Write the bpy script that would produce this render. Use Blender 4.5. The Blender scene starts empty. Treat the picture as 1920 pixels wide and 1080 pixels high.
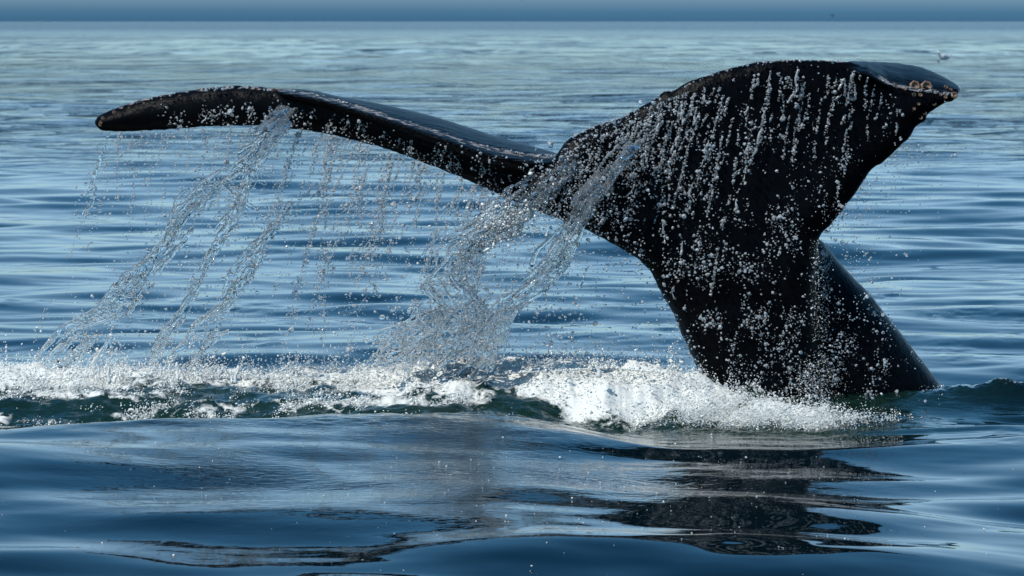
import bpy, math
import numpy as np
from mathutils import Vector

rng = np.random.default_rng(11)
S = bpy.context.scene
COL = S.collection

# ------------------------------------------------------------------ camera
F = 8909.0            # focal length in pixels of the 1920 px wide photograph
CAM_H = 1.753
HZ = 40.0             # horizon row
cam_d = bpy.data.cameras.new('camera')
cam = bpy.data.objects.new('camera', cam_d)
COL.objects.link(cam)
cam.location = (0, 0, CAM_H)
cam.rotation_euler = (math.radians(90), 0, 0)
cam_d.sensor_width = 36.0
cam_d.lens = 36.0 * F / 1920.0
cam_d.shift_y = -(540.0 - HZ) / 1920.0
cam_d.clip_start = 0.5
cam_d.clip_end = 60000.0
cam_d.dof.use_dof = True
cam_d.dof.focus_distance = 21.8
cam_d.dof.aperture_fstop = 13.0
S.camera = cam

# ------------------------------------------------------------------ light
SUN_EL, SUN_AZ = 52.0, -130.0      # azimuth clockwise from +Y (view direction)
world = bpy.data.worlds.new('World')
S.world = world
world.use_nodes = True
wt = world.node_tree
wt.nodes.clear()
wo = wt.nodes.new('ShaderNodeOutputWorld')
bg = wt.nodes.new('ShaderNodeBackground')
sky = wt.nodes.new('ShaderNodeTexSky')
sky.sky_type = 'NISHITA'
sky.sun_disc = False
sky.sun_elevation = math.radians(SUN_EL)
sky.sun_rotation = math.radians(SUN_AZ)
sky.air_density = 1.0
sky.dust_density = 0.6
sky.ozone_density = 3.0
bg.inputs[1].default_value = 0.15
# low marine haze bank: dims and blues the last degree above the horizon; unseen higher sky is tinted for its reflection in the sea
geo = wt.nodes.new('ShaderNodeTexCoord')
sep = wt.nodes.new('ShaderNodeSeparateXYZ')
wt.links.new(geo.outputs['Generated'], sep.inputs[0])
ramp = wt.nodes.new('ShaderNodeValToRGB')
mr = wt.nodes.new('ShaderNodeMapRange')
mr.inputs['From Min'].default_value = 0.0
mr.inputs['From Max'].default_value = 0.5
wt.links.new(sep.outputs['Z'], mr.inputs['Value'])
wt.links.new(mr.outputs[0], ramp.inputs[0])
cr = ramp.color_ramp
cr.elements[0].position = 0.0
cr.elements[0].color = (0.085, 0.235, 0.50, 1)
cr.elements[1].position = 1.0
cr.elements[1].color = (0.22, 0.66, 0.82, 1)
for pos_, col_ in ((0.0048, (0.114, 0.296, 0.60, 1)), (0.0070, (0.17, 0.35, 0.66, 1)), (0.0092, (0.26, 0.44, 0.74, 1)),
                   (0.03, (0.58, 0.84, 1.10, 1)), (0.16, (0.75, 0.92, 1.09, 1)), (0.36, (0.80, 0.98, 1.01, 1)), (0.60, (0.41, 0.84, 0.96, 1))):
    cr.elements.new(pos_).color = col_
mul = wt.nodes.new('ShaderNodeMix')
mul.data_type = 'RGBA'; mul.blend_type = 'MULTIPLY'
mul.inputs['Factor'].default_value = 1.0
wt.links.new(sky.outputs[0], mul.inputs['A'])
wt.links.new(ramp.outputs[0], mul.inputs['B'])
wt.links.new(mul.outputs['Result'], bg.inputs[0])
wt.links.new(bg.outputs[0], wo.inputs[0])

sun_d = bpy.data.lights.new('sun', 'SUN')
sun_d.energy = 4.2
sun_d.angle = math.radians(0.5)
sun_d.color = (1.0, 0.965, 0.91)
sun = bpy.data.objects.new('sun', sun_d)
COL.objects.link(sun)
_el, _az = math.radians(SUN_EL), math.radians(SUN_AZ)
sdir = Vector((math.sin(_az) * math.cos(_el), math.cos(_az) * math.cos(_el), math.sin(_el)))
sun.rotation_euler = sdir.to_track_quat('Z', 'Y').to_euler()
sun.location = sdir * 50

S.view_settings.view_transform = 'Standard'
S.view_settings.look = 'None'
S.view_settings.exposure = 0.0
S.view_settings.gamma = 1.0
S.view_settings.use_curve_mapping = False
S.cycles.caustics_reflective = False
S.cycles.caustics_refractive = False
S.cycles.max_bounces = 12
S.cycles.transmission_bounces = 10
S.cycles.sample_clamp_indirect = 6.0

# ------------------------------------------------------------------ helpers
def link(name, me, mat=None, parent=None):
    o = bpy.data.objects.new(name, me)
    COL.objects.link(o)
    if parent is not None:
        o.parent = parent
    if mat is not None and me is not None:
        me.materials.append(mat)
    return o

def tag(o, label=None, cat=None, group=None, kind=None):
    if label: o['label'] = label
    if cat: o['category'] = cat
    if group: o['group'] = group
    if kind: o['kind'] = kind
    return o

def np_mesh(name, co, faces, smooth=True):
    """co n x 3, faces m x k (k = 3 or 4)"""
    me = bpy.data.meshes.new(name)
    faces = np.asarray(faces, np.int32)
    m, k = faces.shape
    me.vertices.add(len(co))
    me.vertices.foreach_set('co', np.asarray(co, np.float32).ravel())
    me.loops.add(m * k)
    me.loops.foreach_set('vertex_index', faces.ravel())
    me.polygons.add(m)
    me.polygons.foreach_set('loop_start', np.arange(0, m * k, k, dtype=np.int32))
    me.polygons.foreach_set('use_smooth', np.full(m, smooth))
    me.update(calc_edges=True)
    me.validate()
    return me

def fattr(me, name, vals):
    a = me.attributes.new(name, 'FLOAT', 'POINT')
    a.data.foreach_set('value', np.asarray(vals, np.float32))

def vattr(me, name, vals):
    a = me.attributes.new(name, 'FLOAT_VECTOR', 'POINT')
    a.data.foreach_set('vector', np.asarray(vals, np.float32).ravel())

_tab = np.random.default_rng(5).random((64, 64, 64)).astype(np.float32)
def vn3(x, y, z):
    """smooth value noise, -1..1"""
    x, y, z = np.broadcast_arrays(x, y, z)
    xi, yi, zi = np.floor(x).astype(int), np.floor(y).astype(int), np.floor(z).astype(int)
    fx, fy, fz = x - xi, y - yi, z - zi
    fx, fy, fz = [t * t * (3 - 2 * t) for t in (fx, fy, fz)]
    r = 0
    for a in (0, 1):
        wx = fx if a else 1 - fx
        for b in (0, 1):
            wy = fy if b else 1 - fy
            for c in (0, 1):
                wz = fz if c else 1 - fz
                r = r + wx * wy * wz * _tab[(xi + a) & 63, (yi + b) & 63, (zi + c) & 63]
    return r * 2 - 1

def fbm(x, y, z, n=4, g=0.5):
    r, a, s = 0, 1.0, 1.0
    for i in range(n):
        r = r + a * vn3(x * s + 7.3 * i, y * s + 3.1 * i, z * s + 1.7 * i)
        a *= g; s *= 2.03
    return r

def sstep(a, b, x):
    t = np.clip((x - a) / (b - a), 0, 1)
    return t * t * (3 - 2 * t)

def px2w(px, py, Y):
    """the point at distance Y that the photograph shows at (px, py)"""
    px, py, Y = np.broadcast_arrays(np.asarray(px, float), np.asarray(py, float), np.asarray(Y, float))
    return np.stack([(px - 960) / F * Y, Y, CAM_H - (py - HZ) / F * Y], -1)

def w2px(P):
    return 960 + F * P[..., 0] / P[..., 1], HZ + F * (CAM_H - P[..., 2]) / P[..., 1]

def surface_nets(V, origin, h):
    """closed surface of V < 0 on a regular grid"""
    V = V.astype(np.float32)
    nx, ny, nz = V.shape
    ins = V < 0
    cnt = np.zeros((nx - 1, ny - 1, nz - 1), np.int8)
    for a in (0, 1):
        for b in (0, 1):
            for c in (0, 1):
                cnt += ins[a:nx - 1 + a, b:ny - 1 + b, c:nz - 1 + c]
    act = (cnt > 0) & (cnt < 8)
    idx = -np.ones(act.shape, np.int64)
    cells = np.argwhere(act)
    idx[act] = np.arange(len(cells))
    acc = np.zeros((len(cells), 3)); num = np.zeros(len(cells))
    cor = [(a, b, c) for a in (0, 1) for b in (0, 1) for c in (0, 1)]
    vals = [V[cells[:, 0] + a, cells[:, 1] + b, cells[:, 2] + c] for a, b, c in cor]
    for i in range(8):
        for j in range(i + 1, 8):
            d = np.array(cor[j]) - np.array(cor[i])
            if np.abs(d).sum() != 1: continue
            m = (vals[i] < 0) != (vals[j] < 0)
            t = vals[i] / np.where(m, vals[i] - vals[j], 1)
            acc += np.where(m[:, None], np.array(cor[i]) + t[:, None] * d, 0)
            num += m
    co = (cells + acc / num[:, None]) * h + np.asarray(origin)
    F4 = []
    for ax in range(3):
        s0 = [slice(None)] * 3; s1 = [slice(None)] * 3
        s0[ax] = slice(0, -1); s1[ax] = slice(1, None)
        e = ins[tuple(s0)] != ins[tuple(s1)]
        E = np.argwhere(e)
        b, c = (ax + 1) % 3, (ax + 2) % 3
        ok = (E[:, b] > 0) & (E[:, c] > 0) & (E[:, b] < V.shape[b] - 1) & (E[:, c] < V.shape[c] - 1)
        E = E[ok]
        flip = ins[E[:, 0], E[:, 1], E[:, 2]]
        q = []
        for db, dc in ((1, 1), (0, 1), (0, 0), (1, 0)):
            K = E.copy(); K[:, b] -= db; K[:, c] -= dc
            q.append(idx[K[:, 0], K[:, 1], K[:, 2]])
        q = np.stack(q, 1)
        q[~flip] = q[~flip][:, ::-1]
        F4.append(q)
    F4 = np.concatenate(F4)
    F4 = F4[(F4 >= 0).all(1)]
    return co, F4

def seg_dist(P, A, B):
    d = B - A
    t = np.clip(((P - A) @ d) / max(d @ d, 1e-12), 0, 1)
    return np.linalg.norm(P - (A + t[:, None] * d), axis=1)

def poly_sdf(P, poly):
    """signed distance (positive inside)"""
    D = np.full(len(P), 1e9); ins = np.zeros(len(P), bool)
    n = len(poly)
    for i in range(n):
        A, B = poly[i], poly[(i + 1) % n]
        D = np.minimum(D, seg_dist(P, A, B))
        if A[1] != B[1]:
            c = ((A[1] > P[:, 1]) != (B[1] > P[:, 1])) & (P[:, 0] < (B[0] - A[0]) * (P[:, 1] - A[1]) / (B[1] - A[1]) + A[0])
            ins ^= c
    return np.where(ins, D, -D)

def line_dist(P, line):
    D = np.full(len(P), 1e9)
    for i in range(len(line) - 1):
        D = np.minimum(D, seg_dist(P, line[i], line[i + 1]))
    return D

# ------------------------------------------------------------------ materials
def new_mat(name):
    m = bpy.data.materials.new(name)
    m.use_nodes = True
    nt = m.node_tree
    p = nt.nodes['Principled BSDF']
    return m, nt, p

def n_(nt, typ, **kw):
    n = nt.nodes.new(typ)
    for k, v in kw.items():
        if k in n.inputs.keys(): n.inputs[k].default_value = v
        else: setattr(n, k, v)
    return n

def noise_tex(nt, scale, detail=3, rough=0.5, coord='Object', stretch=(1, 1, 1), dist=0.0):
    tc = n_(nt, 'ShaderNodeTexCoord')
    mp = n_(nt, 'ShaderNodeMapping')
    mp.inputs['Scale'].default_value = stretch
    nz = n_(nt, 'ShaderNodeTexNoise')
    nz.inputs['Scale'].default_value = scale
    nz.inputs['Detail'].default_value = detail
    nz.inputs['Roughness'].default_value = rough
    nz.inputs['Distortion'].default_value = dist
    nt.links.new(tc.outputs[coord], mp.inputs[0])
    nt.links.new(mp.outputs[0], nz.inputs['Vector'])
    return nz

def rampn(nt, src, stops):
    r = n_(nt, 'ShaderNodeValToRGB')
    while len(r.color_ramp.elements) < len(stops):
        r.color_ramp.elements.new(0.5)
    for el, (p, c) in zip(r.color_ramp.elements, stops):
        el.position = p
        el.color = (c, c, c, 1) if np.isscalar(c) else (*c, 1)
    nt.links.new(src, r.inputs[0])
    return r

# water of the sea
M_sea, nt, p = new_mat('sea_water')
p.inputs['IOR'].default_value = 1.333
geoN = n_(nt, 'ShaderNodeNewGeometry')
foam_a = n_(nt, 'ShaderNodeAttribute', attribute_name='foam')
chop_a = n_(nt, 'ShaderNodeAttribute', attribute_name='chop')
green_a = n_(nt, 'ShaderNodeAttribute', attribute_name='aerated')
# foam lace
fz = noise_tex(nt, 14.0, 7, 0.68, stretch=(1, 0.55, 1), dist=0.7)
fadd = n_(nt, 'ShaderNodeMath', operation='ADD')
nt.links.new(fz.outputs[0], fadd.inputs[0]); nt.links.new(foam_a.outputs['Fac'], fadd.inputs[1])
fr = rampn(nt, fadd.outputs[0], [(0.0, 0.0), (0.97, 0.0), (1.0, 1.0)])
fsub = n_(nt, 'ShaderNodeMapRange')
fsub.inputs['From Min'].default_value = 0.80; fsub.inputs['From Max'].default_value = 0.94
nt.links.new(fadd.outputs[0], fsub.inputs[0])
body = n_(nt, 'ShaderNodeMix', data_type='RGBA')
body.inputs['A'].default_value = (0.0012, 0.0062, 0.0095, 1)
body.inputs['B'].default_value = (0.006, 0.021, 0.015, 1)
nt.links.new(green_a.outputs['Fac'], body.inputs['Factor'])
nt.nodes.remove(fr)
colmix = n_(nt, 'ShaderNodeMix', data_type='RGBA')
nt.links.new(fsub.outputs[0], colmix.inputs['Factor'])
nt.links.new(body.outputs['Result'], colmix.inputs['A'])
colmix.inputs['B'].default_value = (0.66, 0.66, 0.62, 1)
nt.links.new(colmix.outputs['Result'], p.inputs['Base Color'])
rmx = n_(nt, 'ShaderNodeMix', data_type='FLOAT')
nt.links.new(fsub.outputs[0], rmx.inputs['Factor'])
rmx.inputs['A'].default_value = 0.015; rmx.inputs['B'].default_value = 0.75
hz_a = n_(nt, 'ShaderNodeAttribute', attribute_name='unresolved')
hm = n_(nt, 'ShaderNodeMath', operation='MULTIPLY_ADD')
nt.links.new(hz_a.outputs['Fac'], hm.inputs[0]); hm.inputs[1].default_value = 0.20
nt.links.new(rmx.outputs['Result'], hm.inputs[2])
nt.links.new(hm.outputs[0], p.inputs['Roughness'])
# fine ripples: capillary relief + the pocked water where drops fall + froth relief
b1 = noise_tex(nt, 5.0, 4, 0.55, stretch=(0.35, 1, 1))
b2 = noise_tex(nt, 24.0, 2, 0.5, stretch=(0.6, 1, 1), dist=0.5)
cm = n_(nt, 'ShaderNodeMath', operation='MULTIPLY')
nt.links.new(b2.outputs[0], cm.inputs[0]); nt.links.new(chop_a.outputs['Fac'], cm.inputs[1])
bump1 = n_(nt, 'ShaderNodeBump'); bump1.inputs['Distance'].default_value = 0.0016; bump1.inputs['Strength'].default_value = 1.0
near_a = n_(nt, 'ShaderNodeAttribute', attribute_name='ruffle')
cm1 = n_(nt, 'ShaderNodeMath', operation='MULTIPLY')
nt.links.new(b1.outputs[0], cm1.inputs[0]); nt.links.new(near_a.outputs['Fac'], cm1.inputs[1])
nt.links.new(cm1.outputs[0], bump1.inputs['Height'])
bump2 = n_(nt, 'ShaderNodeBump'); bump2.inputs['Distance'].default_value = 0.012; bump2.inputs['Strength'].default_value = 1.0
nt.links.new(cm.outputs[0], bump2.inputs['Height'])
nt.links.new(bump1.outputs[0], bump2.inputs['Normal'])
far_a = n_(nt, 'ShaderNodeAttribute', attribute_name='far')
b3 = noise_tex(nt, 0.8, 5, 0.6, stretch=(0.28, 1, 1), dist=0.3)
cm3 = n_(nt, 'ShaderNodeMath', operation='MULTIPLY')
nt.links.new(b3.outputs[0], cm3.inputs[0]); nt.links.new(far_a.outputs['Fac'], cm3.inputs[1])
bump3 = n_(nt, 'ShaderNodeBump'); bump3.inputs['Distance'].default_value = 1.1; bump3.inputs['Strength'].default_value = 1.0
nt.links.new(cm3.outputs[0], bump3.inputs['Height'])
nt.links.new(bump2.outputs[0], bump3.inputs['Normal'])
vfar_a = n_(nt, 'ShaderNodeAttribute', attribute_name='vfar')
b4 = noise_tex(nt, 0.26, 3, 0.55, stretch=(0.8, 0.13, 1), dist=0.2)
cm4 = n_(nt, 'ShaderNodeMath', operation='MULTIPLY')
nt.links.new(b4.outputs[0], cm4.inputs[0]); nt.links.new(vfar_a.outputs['Fac'], cm4.inputs[1])
bump4 = n_(nt, 'ShaderNodeBump'); bump4.inputs['Distance'].default_value = 7.5; bump4.inputs['Strength'].default_value = 1.0
nt.links.new(cm4.outputs[0], bump4.inputs['Height'])
nt.links.new(bump3.outputs[0], bump4.inputs['Normal'])
nt.links.new(bump4.outputs[0], p.inputs['Normal'])

# whale skin
M_skin, nt, p = new_mat('wet_whale_skin')
scar_glint = n_(nt, 'ShaderNodeAttribute', attribute_name='scar_glint')
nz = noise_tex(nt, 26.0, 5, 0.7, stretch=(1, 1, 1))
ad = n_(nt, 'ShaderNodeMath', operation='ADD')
nt.links.new(nz.outputs[0], ad.inputs[0]); nt.links.new(scar_glint.outputs['Fac'], ad.inputs[1])
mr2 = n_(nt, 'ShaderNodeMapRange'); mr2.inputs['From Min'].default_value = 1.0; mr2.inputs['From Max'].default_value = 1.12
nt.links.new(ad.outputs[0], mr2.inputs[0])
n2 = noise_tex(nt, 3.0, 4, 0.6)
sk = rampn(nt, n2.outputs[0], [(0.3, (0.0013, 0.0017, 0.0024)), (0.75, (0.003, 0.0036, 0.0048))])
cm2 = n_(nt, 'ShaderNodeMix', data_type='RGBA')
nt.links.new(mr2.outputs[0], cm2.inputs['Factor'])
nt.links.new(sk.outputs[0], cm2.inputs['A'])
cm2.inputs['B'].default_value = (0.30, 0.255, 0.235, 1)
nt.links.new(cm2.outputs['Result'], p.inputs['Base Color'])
p.inputs['Roughness'].default_value = 0.28
p.inputs['IOR'].default_value = 1.22
p.inputs['Specular IOR Level'].default_value = 0.16
b1 = noise_tex(nt, 60.0, 4, 0.6)
b2 = noise_tex(nt, 9.0, 3, 0.5, stretch=(1, 1, 0.4))
bm1 = n_(nt, 'ShaderNodeBump'); bm1.inputs['Distance'].default_value = 0.004
nt.links.new(b1.outputs[0], bm1.inputs['Height'])
bm2 = n_(nt, 'ShaderNodeBump'); bm2.inputs['Distance'].default_value = 0.012
nt.links.new(b2.outputs[0], bm2.inputs['Height']); nt.links.new(bm1.outputs[0], bm2.inputs['Normal'])
nt.links.new(bm2.outputs[0], p.inputs['Normal'])

# clear falling water, spray drops, froth
M_clear, nt, p = new_mat('clear_falling_water')
p.inputs['Base Color'].default_value = (0.98, 0.97, 0.955, 1)
p.inputs['Transmission Weight'].default_value = 0.95
p.inputs['Roughness'].default_value = 0.03
p.inputs['IOR'].default_value = 1.333
b1 = noise_tex(nt, 45.0, 2, 0.5)
bm = n_(nt, 'ShaderNodeBump'); bm.inputs['Distance'].default_value = 0.006
nt.links.new(b1.outputs[0], bm.inputs['Height']); nt.links.new(bm.outputs[0], p.inputs['Normal'])

M_drop, nt, p = new_mat('spray_drop_water')
p.inputs['Base Color'].default_value = (0.9, 0.92, 0.93, 1)
p.inputs['Transmission Weight'].default_value = 0.68
p.inputs['Roughness'].default_value = 0.12
p.inputs['IOR'].default_value = 1.333

M_froth, nt, p = new_mat('white_froth')
nz = noise_tex(nt, 30, 3)
rr = rampn(nt, nz.outputs[0], [(0.3, (0.68, 0.69, 0.66)), (0.7, (0.82, 0.82, 0.78))])
nt.links.new(rr.outputs[0], p.inputs['Base Color'])
p.inputs['Roughness'].default_value = 0.5
p.inputs['IOR'].default_value = 1.33

# ------------------------------------------------------------------ the sea
def bump_g(x, y, cx, cy, sx, sy):
    return np.exp(-((x - cx) / sx) ** 2 - ((y - cy) / sy) ** 2)

def long_shape(x, y):
    """the swell before the tail, the wash round it and the wake at the right"""
    X0 = x / 22.0
    # foreground swell: rises from the camera side to a crest at about 20.6 m, then drops
    crest = 20.55 - 0.40 * sstep(-0.1, 0.8, x) + 0.25 * np.sin(x * 0.7 + 0.6) - 0.55 * sstep(-0.9, -2.4, x)
    hgt = 0.05 + 0.012 * np.sin(x * 1.3)
    hgt = hgt - 0.055 * sstep(-0.1, 0.7, x) - 0.03 * sstep(0.9, 2.0, x) - 0.02 * sstep(-1.0, -2.3, x)
    u = crest - y
    front = hgt - 0.051 * (np.sqrt(u * u + 0.09) - 0.3) * (1 - sstep(0, 1, -u))
    front = np.where(u > 5.5, front + 0.051 * (u - 5.5) * sstep(5.5, 7.5, u), front)
    front = np.where(u > 9, -0.20, front)
    back = hgt - (hgt + 0.03) * sstep(0, 0.5, y - crest)
    back = back + 0.03 * sstep(0.5, 3.0, y - crest)
    z = np.where(y < crest, front, back)
    # wash ridge of the splash
    r1 = 0.10 * np.exp(-((y - 22.25 - 0.12 * np.sin(x * 2.1)) / 0.62) ** 2) * sstep(0.2, -0.3, x - 0.0) * (0.8 + 0.35 * vn3(x * 2.2, y * 0 + 0.5, 0.1))
    r2 = 0.175 * bump_g(x, y, 0.44, 21.75, 0.6, 0.5)
    r3 = 0.095 * bump_g(x, y, -0.15, 21.9, 0.4, 0.45)
    r4 = 0.03 * bump_g(x, y, 1.25, 21.3, 0.5, 0.4)
    r5 = (0.075 * bump_g(x, y, 2.32, 21.95, 0.34, 0.14) + 0.035 * bump_g(x, y, 1.95, 21.85, 0.3, 0.14)) * (1 + 0.3 * fbm(x * 9, y * 5, 4.4, 4, 0.6))
    r1 = r1 + 0.010 * fbm(x * 8, y * 10, 1.1, 4, 0.55) * sstep(20.6, 21.0, y) * sstep(22.6, 22.0, y) * sstep(1.9, 1.4, x)
    r6 = -0.03 * bump_g(x, y, -1.8, 20.9, 1.0, 0.5)
    # steep dark faces in front of the froth
    z = z - 0.075 * sstep(21.5, 21.2, y) * sstep(20.35 - 0.4 * sstep(-0.1, 0.8, x), 20.75 - 0.4 * sstep(-0.1, 0.8, x), y) * (sstep(-0.75, -1.3, x) + 0.8 * sstep(-0.3, 0.7, x) * sstep(1.9, 1.0, x)) * (1 + 0.45 * vn3(x * 2, 0.5, 0.5)) + 0.012 * vn3(x * 3, y * 9, 0.2) * sstep(22, 21.5, y) * sstep(20.5, 20.9, y)
    return z + r1 + r2 + r3 + r4 + r5 + r6

_wr = np.random.default_rng(23)
WAVES = []
for i in range(90):
    lam = 0.22 * (60.0 / 0.22) ** ((i + _wr.random()) / 90)
    th = _wr.normal(0.12, 0.42)
    sl = 0.0135 * (0.45 if lam < 0.45 else 0.8 if lam < 0.8 else 1.35 if lam < 2.2 else 0.78) * (1.0 if lam < 4 else (4 / lam) ** 0.5)
    WAVES.append((lam, th, sl * lam / (2 * math.pi), _wr.random() * 6.28))

def waves(x, y, spacing):
    z = np.zeros_like(x)
    slick = 1 - 0.45 * sstep(21.2, 19.8, y) * sstep(8, 12, y)
    calm = 1 - 0.22 * sstep(21.2, 19.8, y) * sstep(8, 12, y) # the smooth slick before the tail
    for lam, th, a, ph in WAVES:
        k = 2 * math.pi / lam
        att = np.clip((lam / spacing - 1.5) / 1.8, 0, 1)
        c = slick if lam < 0.42 else calm if lam < 2.5 else 1.0
        if lam > 12: c = c * sstep(26, 80, y)
        # slowly wandering crests
        arg = k * (x * math.sin(th) + y * math.cos(th)) + ph + 1.6 * np.sin(x * 0.9 / lam ** 0.6 + 2 * ph) * 0.6
        z += c * att * a * (np.sin(arg) + 0.25 * np.cos(2 * arg))
    # rings spreading from the tail
    for cx, cy, lm, sl, dk in ((1.15, 21.7, 0.80, 0.024, 4.5), (1.15, 21.7, 0.47, 0.012, 3.0), (-1.1, 21.9, 0.95, 0.014, 4.0)):
        rr = np.sqrt((x - cx) ** 2 + ((y - cy) * 1.0) ** 2) + 0.05 * np.sin(x * 2.3 + y)
        z += sl * lm / 6.283 * np.sin(6.283 * rr / lm) * np.exp(-rr / dk) * sstep(20.9, 20.0, y) * sstep(8, 12, y)
    return z

# foam mask in the picture's own region of sea, given in world metres
def foam_mask(x, y):
    x, y = x + 0.07 * fbm(x * 4, y * 5, 3.3, 3), y + 0.09 * fbm(x * 4 + 9, y * 5, 6.3, 3)
    n = fbm(x * 3.0, y * 2.2, 0.3, 4)
    A = 1.15 * np.exp(-((y - 22.45 - 0.08 * np.sin(x * 3)) / 0.62) ** 2) * sstep(0.15, -0.5, x) * (0.62 + 0.12 * vn3(x * 1.4, 0.2, 0.7))
    A = A * (1 - 0.55 * bump_g(x, y, -0.93, 22.6, 0.22, 0.5))
    B = 0.74 * bump_g(x, y, -0.35, 22.0, 0.6, 0.6)
    C = 1.05 * np.clip(1.25 * bump_g(x, y, 0.42, 21.76, 0.56, 0.52), 0, 1)
    D = 0.5 * bump_g(x, y, 1.12, 21.3, 0.45, 0.3)
    E_ = 0.42 * bump_g(x, y, -0.75, 21.35, 0.65, 0.16)
    E2 = (0.20 + 0.22 * vn3(x * 3, y * 14, 0.9)) * sstep(-0.6, -1.1, x) * sstep(20.9, 21.1, y) * sstep(22.0, 21.6, y)
    G = 0.30 * bump_g(x, y, 2.28, 22.05, 0.34, 0.16)
    hole = 0.50 * bump_g(x, y, 0.10, 21.35, 0.16, 0.2)
    return np.clip(np.maximum.reduce([A, B, 0.62 * bump_g(x, y, -0.17, 21.4, 0.24, 0.2), C, D, E_, E2, G]) - hole + 0.10 * n, 0, 1) * sstep(19.6, 20.7, y)

xs_rel = np.concatenate([-np.geomspace(40, 1.25, 40)[:-1], np.linspace(-1.25, 1.25, 1100), np.geomspace(1.25, 40, 40)[1:]])
t0 = np.linspace(F * CAM_H / (1130 - HZ), 1, 2)
rows_py = np.linspace(1150, 46, 1250) - HZ              # even rows as the camera sees them
Ynear = np.linspace(-6, F * CAM_H / rows_py[0], 60)[:-1]
Ymid = F * CAM_H / rows_py
Yfar = np.geomspace(Ymid[-1], 30000, 40)[1:]
Yrows = np.concatenate([Ynear, Ymid, Yfar])
spac = np.gradient(Yrows)
wid = np.maximum(Yrows, 12) * (960 / F)
XX = xs_rel[None, :] * wid[:, None]
YY = np.repeat(Yrows[:, None], len(xs_rel), 1)
SP = np.repeat(np.maximum(spac, 0.012)[:, None], len(xs_rel), 1)
SPX = np.abs(np.gradient(XX, axis=1))
ZZ = waves(XX, YY, np.maximum(SP, SPX * 0.8))
near = (Yrows > 10) & (Yrows < 30)
LS = long_shape(XX, YY)
fadeL = sstep(40, 24, YY) * sstep(6, 10, YY)
ZZ = ZZ + LS * fadeL
# froth and churned relief of the wash
FM = np.zeros_like(XX)
FM[near] = foam_mask(XX[near], YY[near]) * sstep(1.6, 1.1, np.abs(xs_rel))[None, :]
churn = fbm(XX[near] * 7, YY[near] * 7, 0.0, 4, 0.55)
ZZ[near] += churn * 0.045 * np.clip(FM[near] * 1.6, 0, 1)
ridge = np.abs(vn3(XX[near] * 4.5, YY[near] * 6, 2.2))
ZZ[near] += (ridge - 0.3) * 0.02 * np.clip(FM[near] * 2, 0, 1)
n0, n1 = XX.shape
ii = np.arange(n0 * n1).reshape(n0, n1)
quads = np.stack([ii[:-1, :-1].ravel(), ii[:-1, 1:].ravel(), ii[1:, 1:].ravel(), ii[1:, :-1].ravel()], 1)
me = np_mesh('sea', np.stack([XX.ravel(), YY.ravel(), ZZ.ravel()], 1), quads)
fattr(me, 'foam', FM.ravel())
chop = 0.0 + 0.5 * bump_g(XX, YY, -0.75, 18.3, 0.75, 1.1) + 0.8 * bump_g(XX, YY, 0.25, 18.8, 0.9, 0.7) + 0.5 * bump_g(XX, YY, -0.5, 20.3, 1.4, 0.5)
chop = chop * sstep(30, 22, YY) * (0.6 + 0.4 * vn3(XX * 1.5, YY * 1.0, 3.0)) + 0.6 * sstep(0.05, 0.4, FM) + 0.9 * bump_g(XX, YY, 2.2, 22.0, 0.4, 0.35) + 0.5 * sstep(20.6, 20.9, YY) * sstep(22.6, 22.0, YY) * sstep(2.0, 1.6, XX)
fattr(me, 'vfar', sstep(90, 220, YY).ravel())
fattr(me, 'unresolved', sstep(220, 1200, YY).ravel())
fattr(me, 'far', (sstep(45, 110, YY) * (1 - 0.75 * sstep(130, 300, YY))).ravel())
fattr(me, 'ruffle', (0.03 + sstep(20.4, 24, YY)).ravel())
fattr(me, 'chop', np.clip(chop, 0, 1.2).ravel())
aer = sstep(20.2, 20.9, YY) * sstep(24.2, 23.0, YY) * sstep(3.0, 1.6, np.abs(XX + 0.3))
fattr(me, 'aerated', aer.ravel())
sea = link('sea', me, M_sea)
tag(sea, 'calm blue sea with long glossy ripples', kind='structure')

def sea_z(x, y):
    """height of the sea at points"""
    i = np.clip(np.searchsorted(Yrows, y) - 1, 0, n0 - 2)
    fy = (y - Yrows[i]) / (Yrows[i + 1] - Yrows[i])
    w = np.maximum(y, 12) * (960 / F)
    j = np.clip(np.searchsorted(xs_rel, x / w) - 1, 0, n1 - 2)
    return ZZ[i, j] * (1 - fy) + ZZ[i + 1, j] * fy

# ------------------------------------------------------------------ the whale
def rough_line(pts, n=10, amp=0.0, seed=0, closed=True):
    P = np.array(pts, float)
    for _ in range(2):      # round the corners a little
        Q = []
        m = len(P) if closed else len(P) - 1
        if not closed: Q.append(P[0])
        for i in range(m):
            a, b = P[i], P[(i + 1) % len(P)]
            Q += [a * 0.78 + b * 0.22, a * 0.22 + b * 0.78]
        if not closed: Q.append(P[-1])
        P = np.array(Q)
    return P

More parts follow.
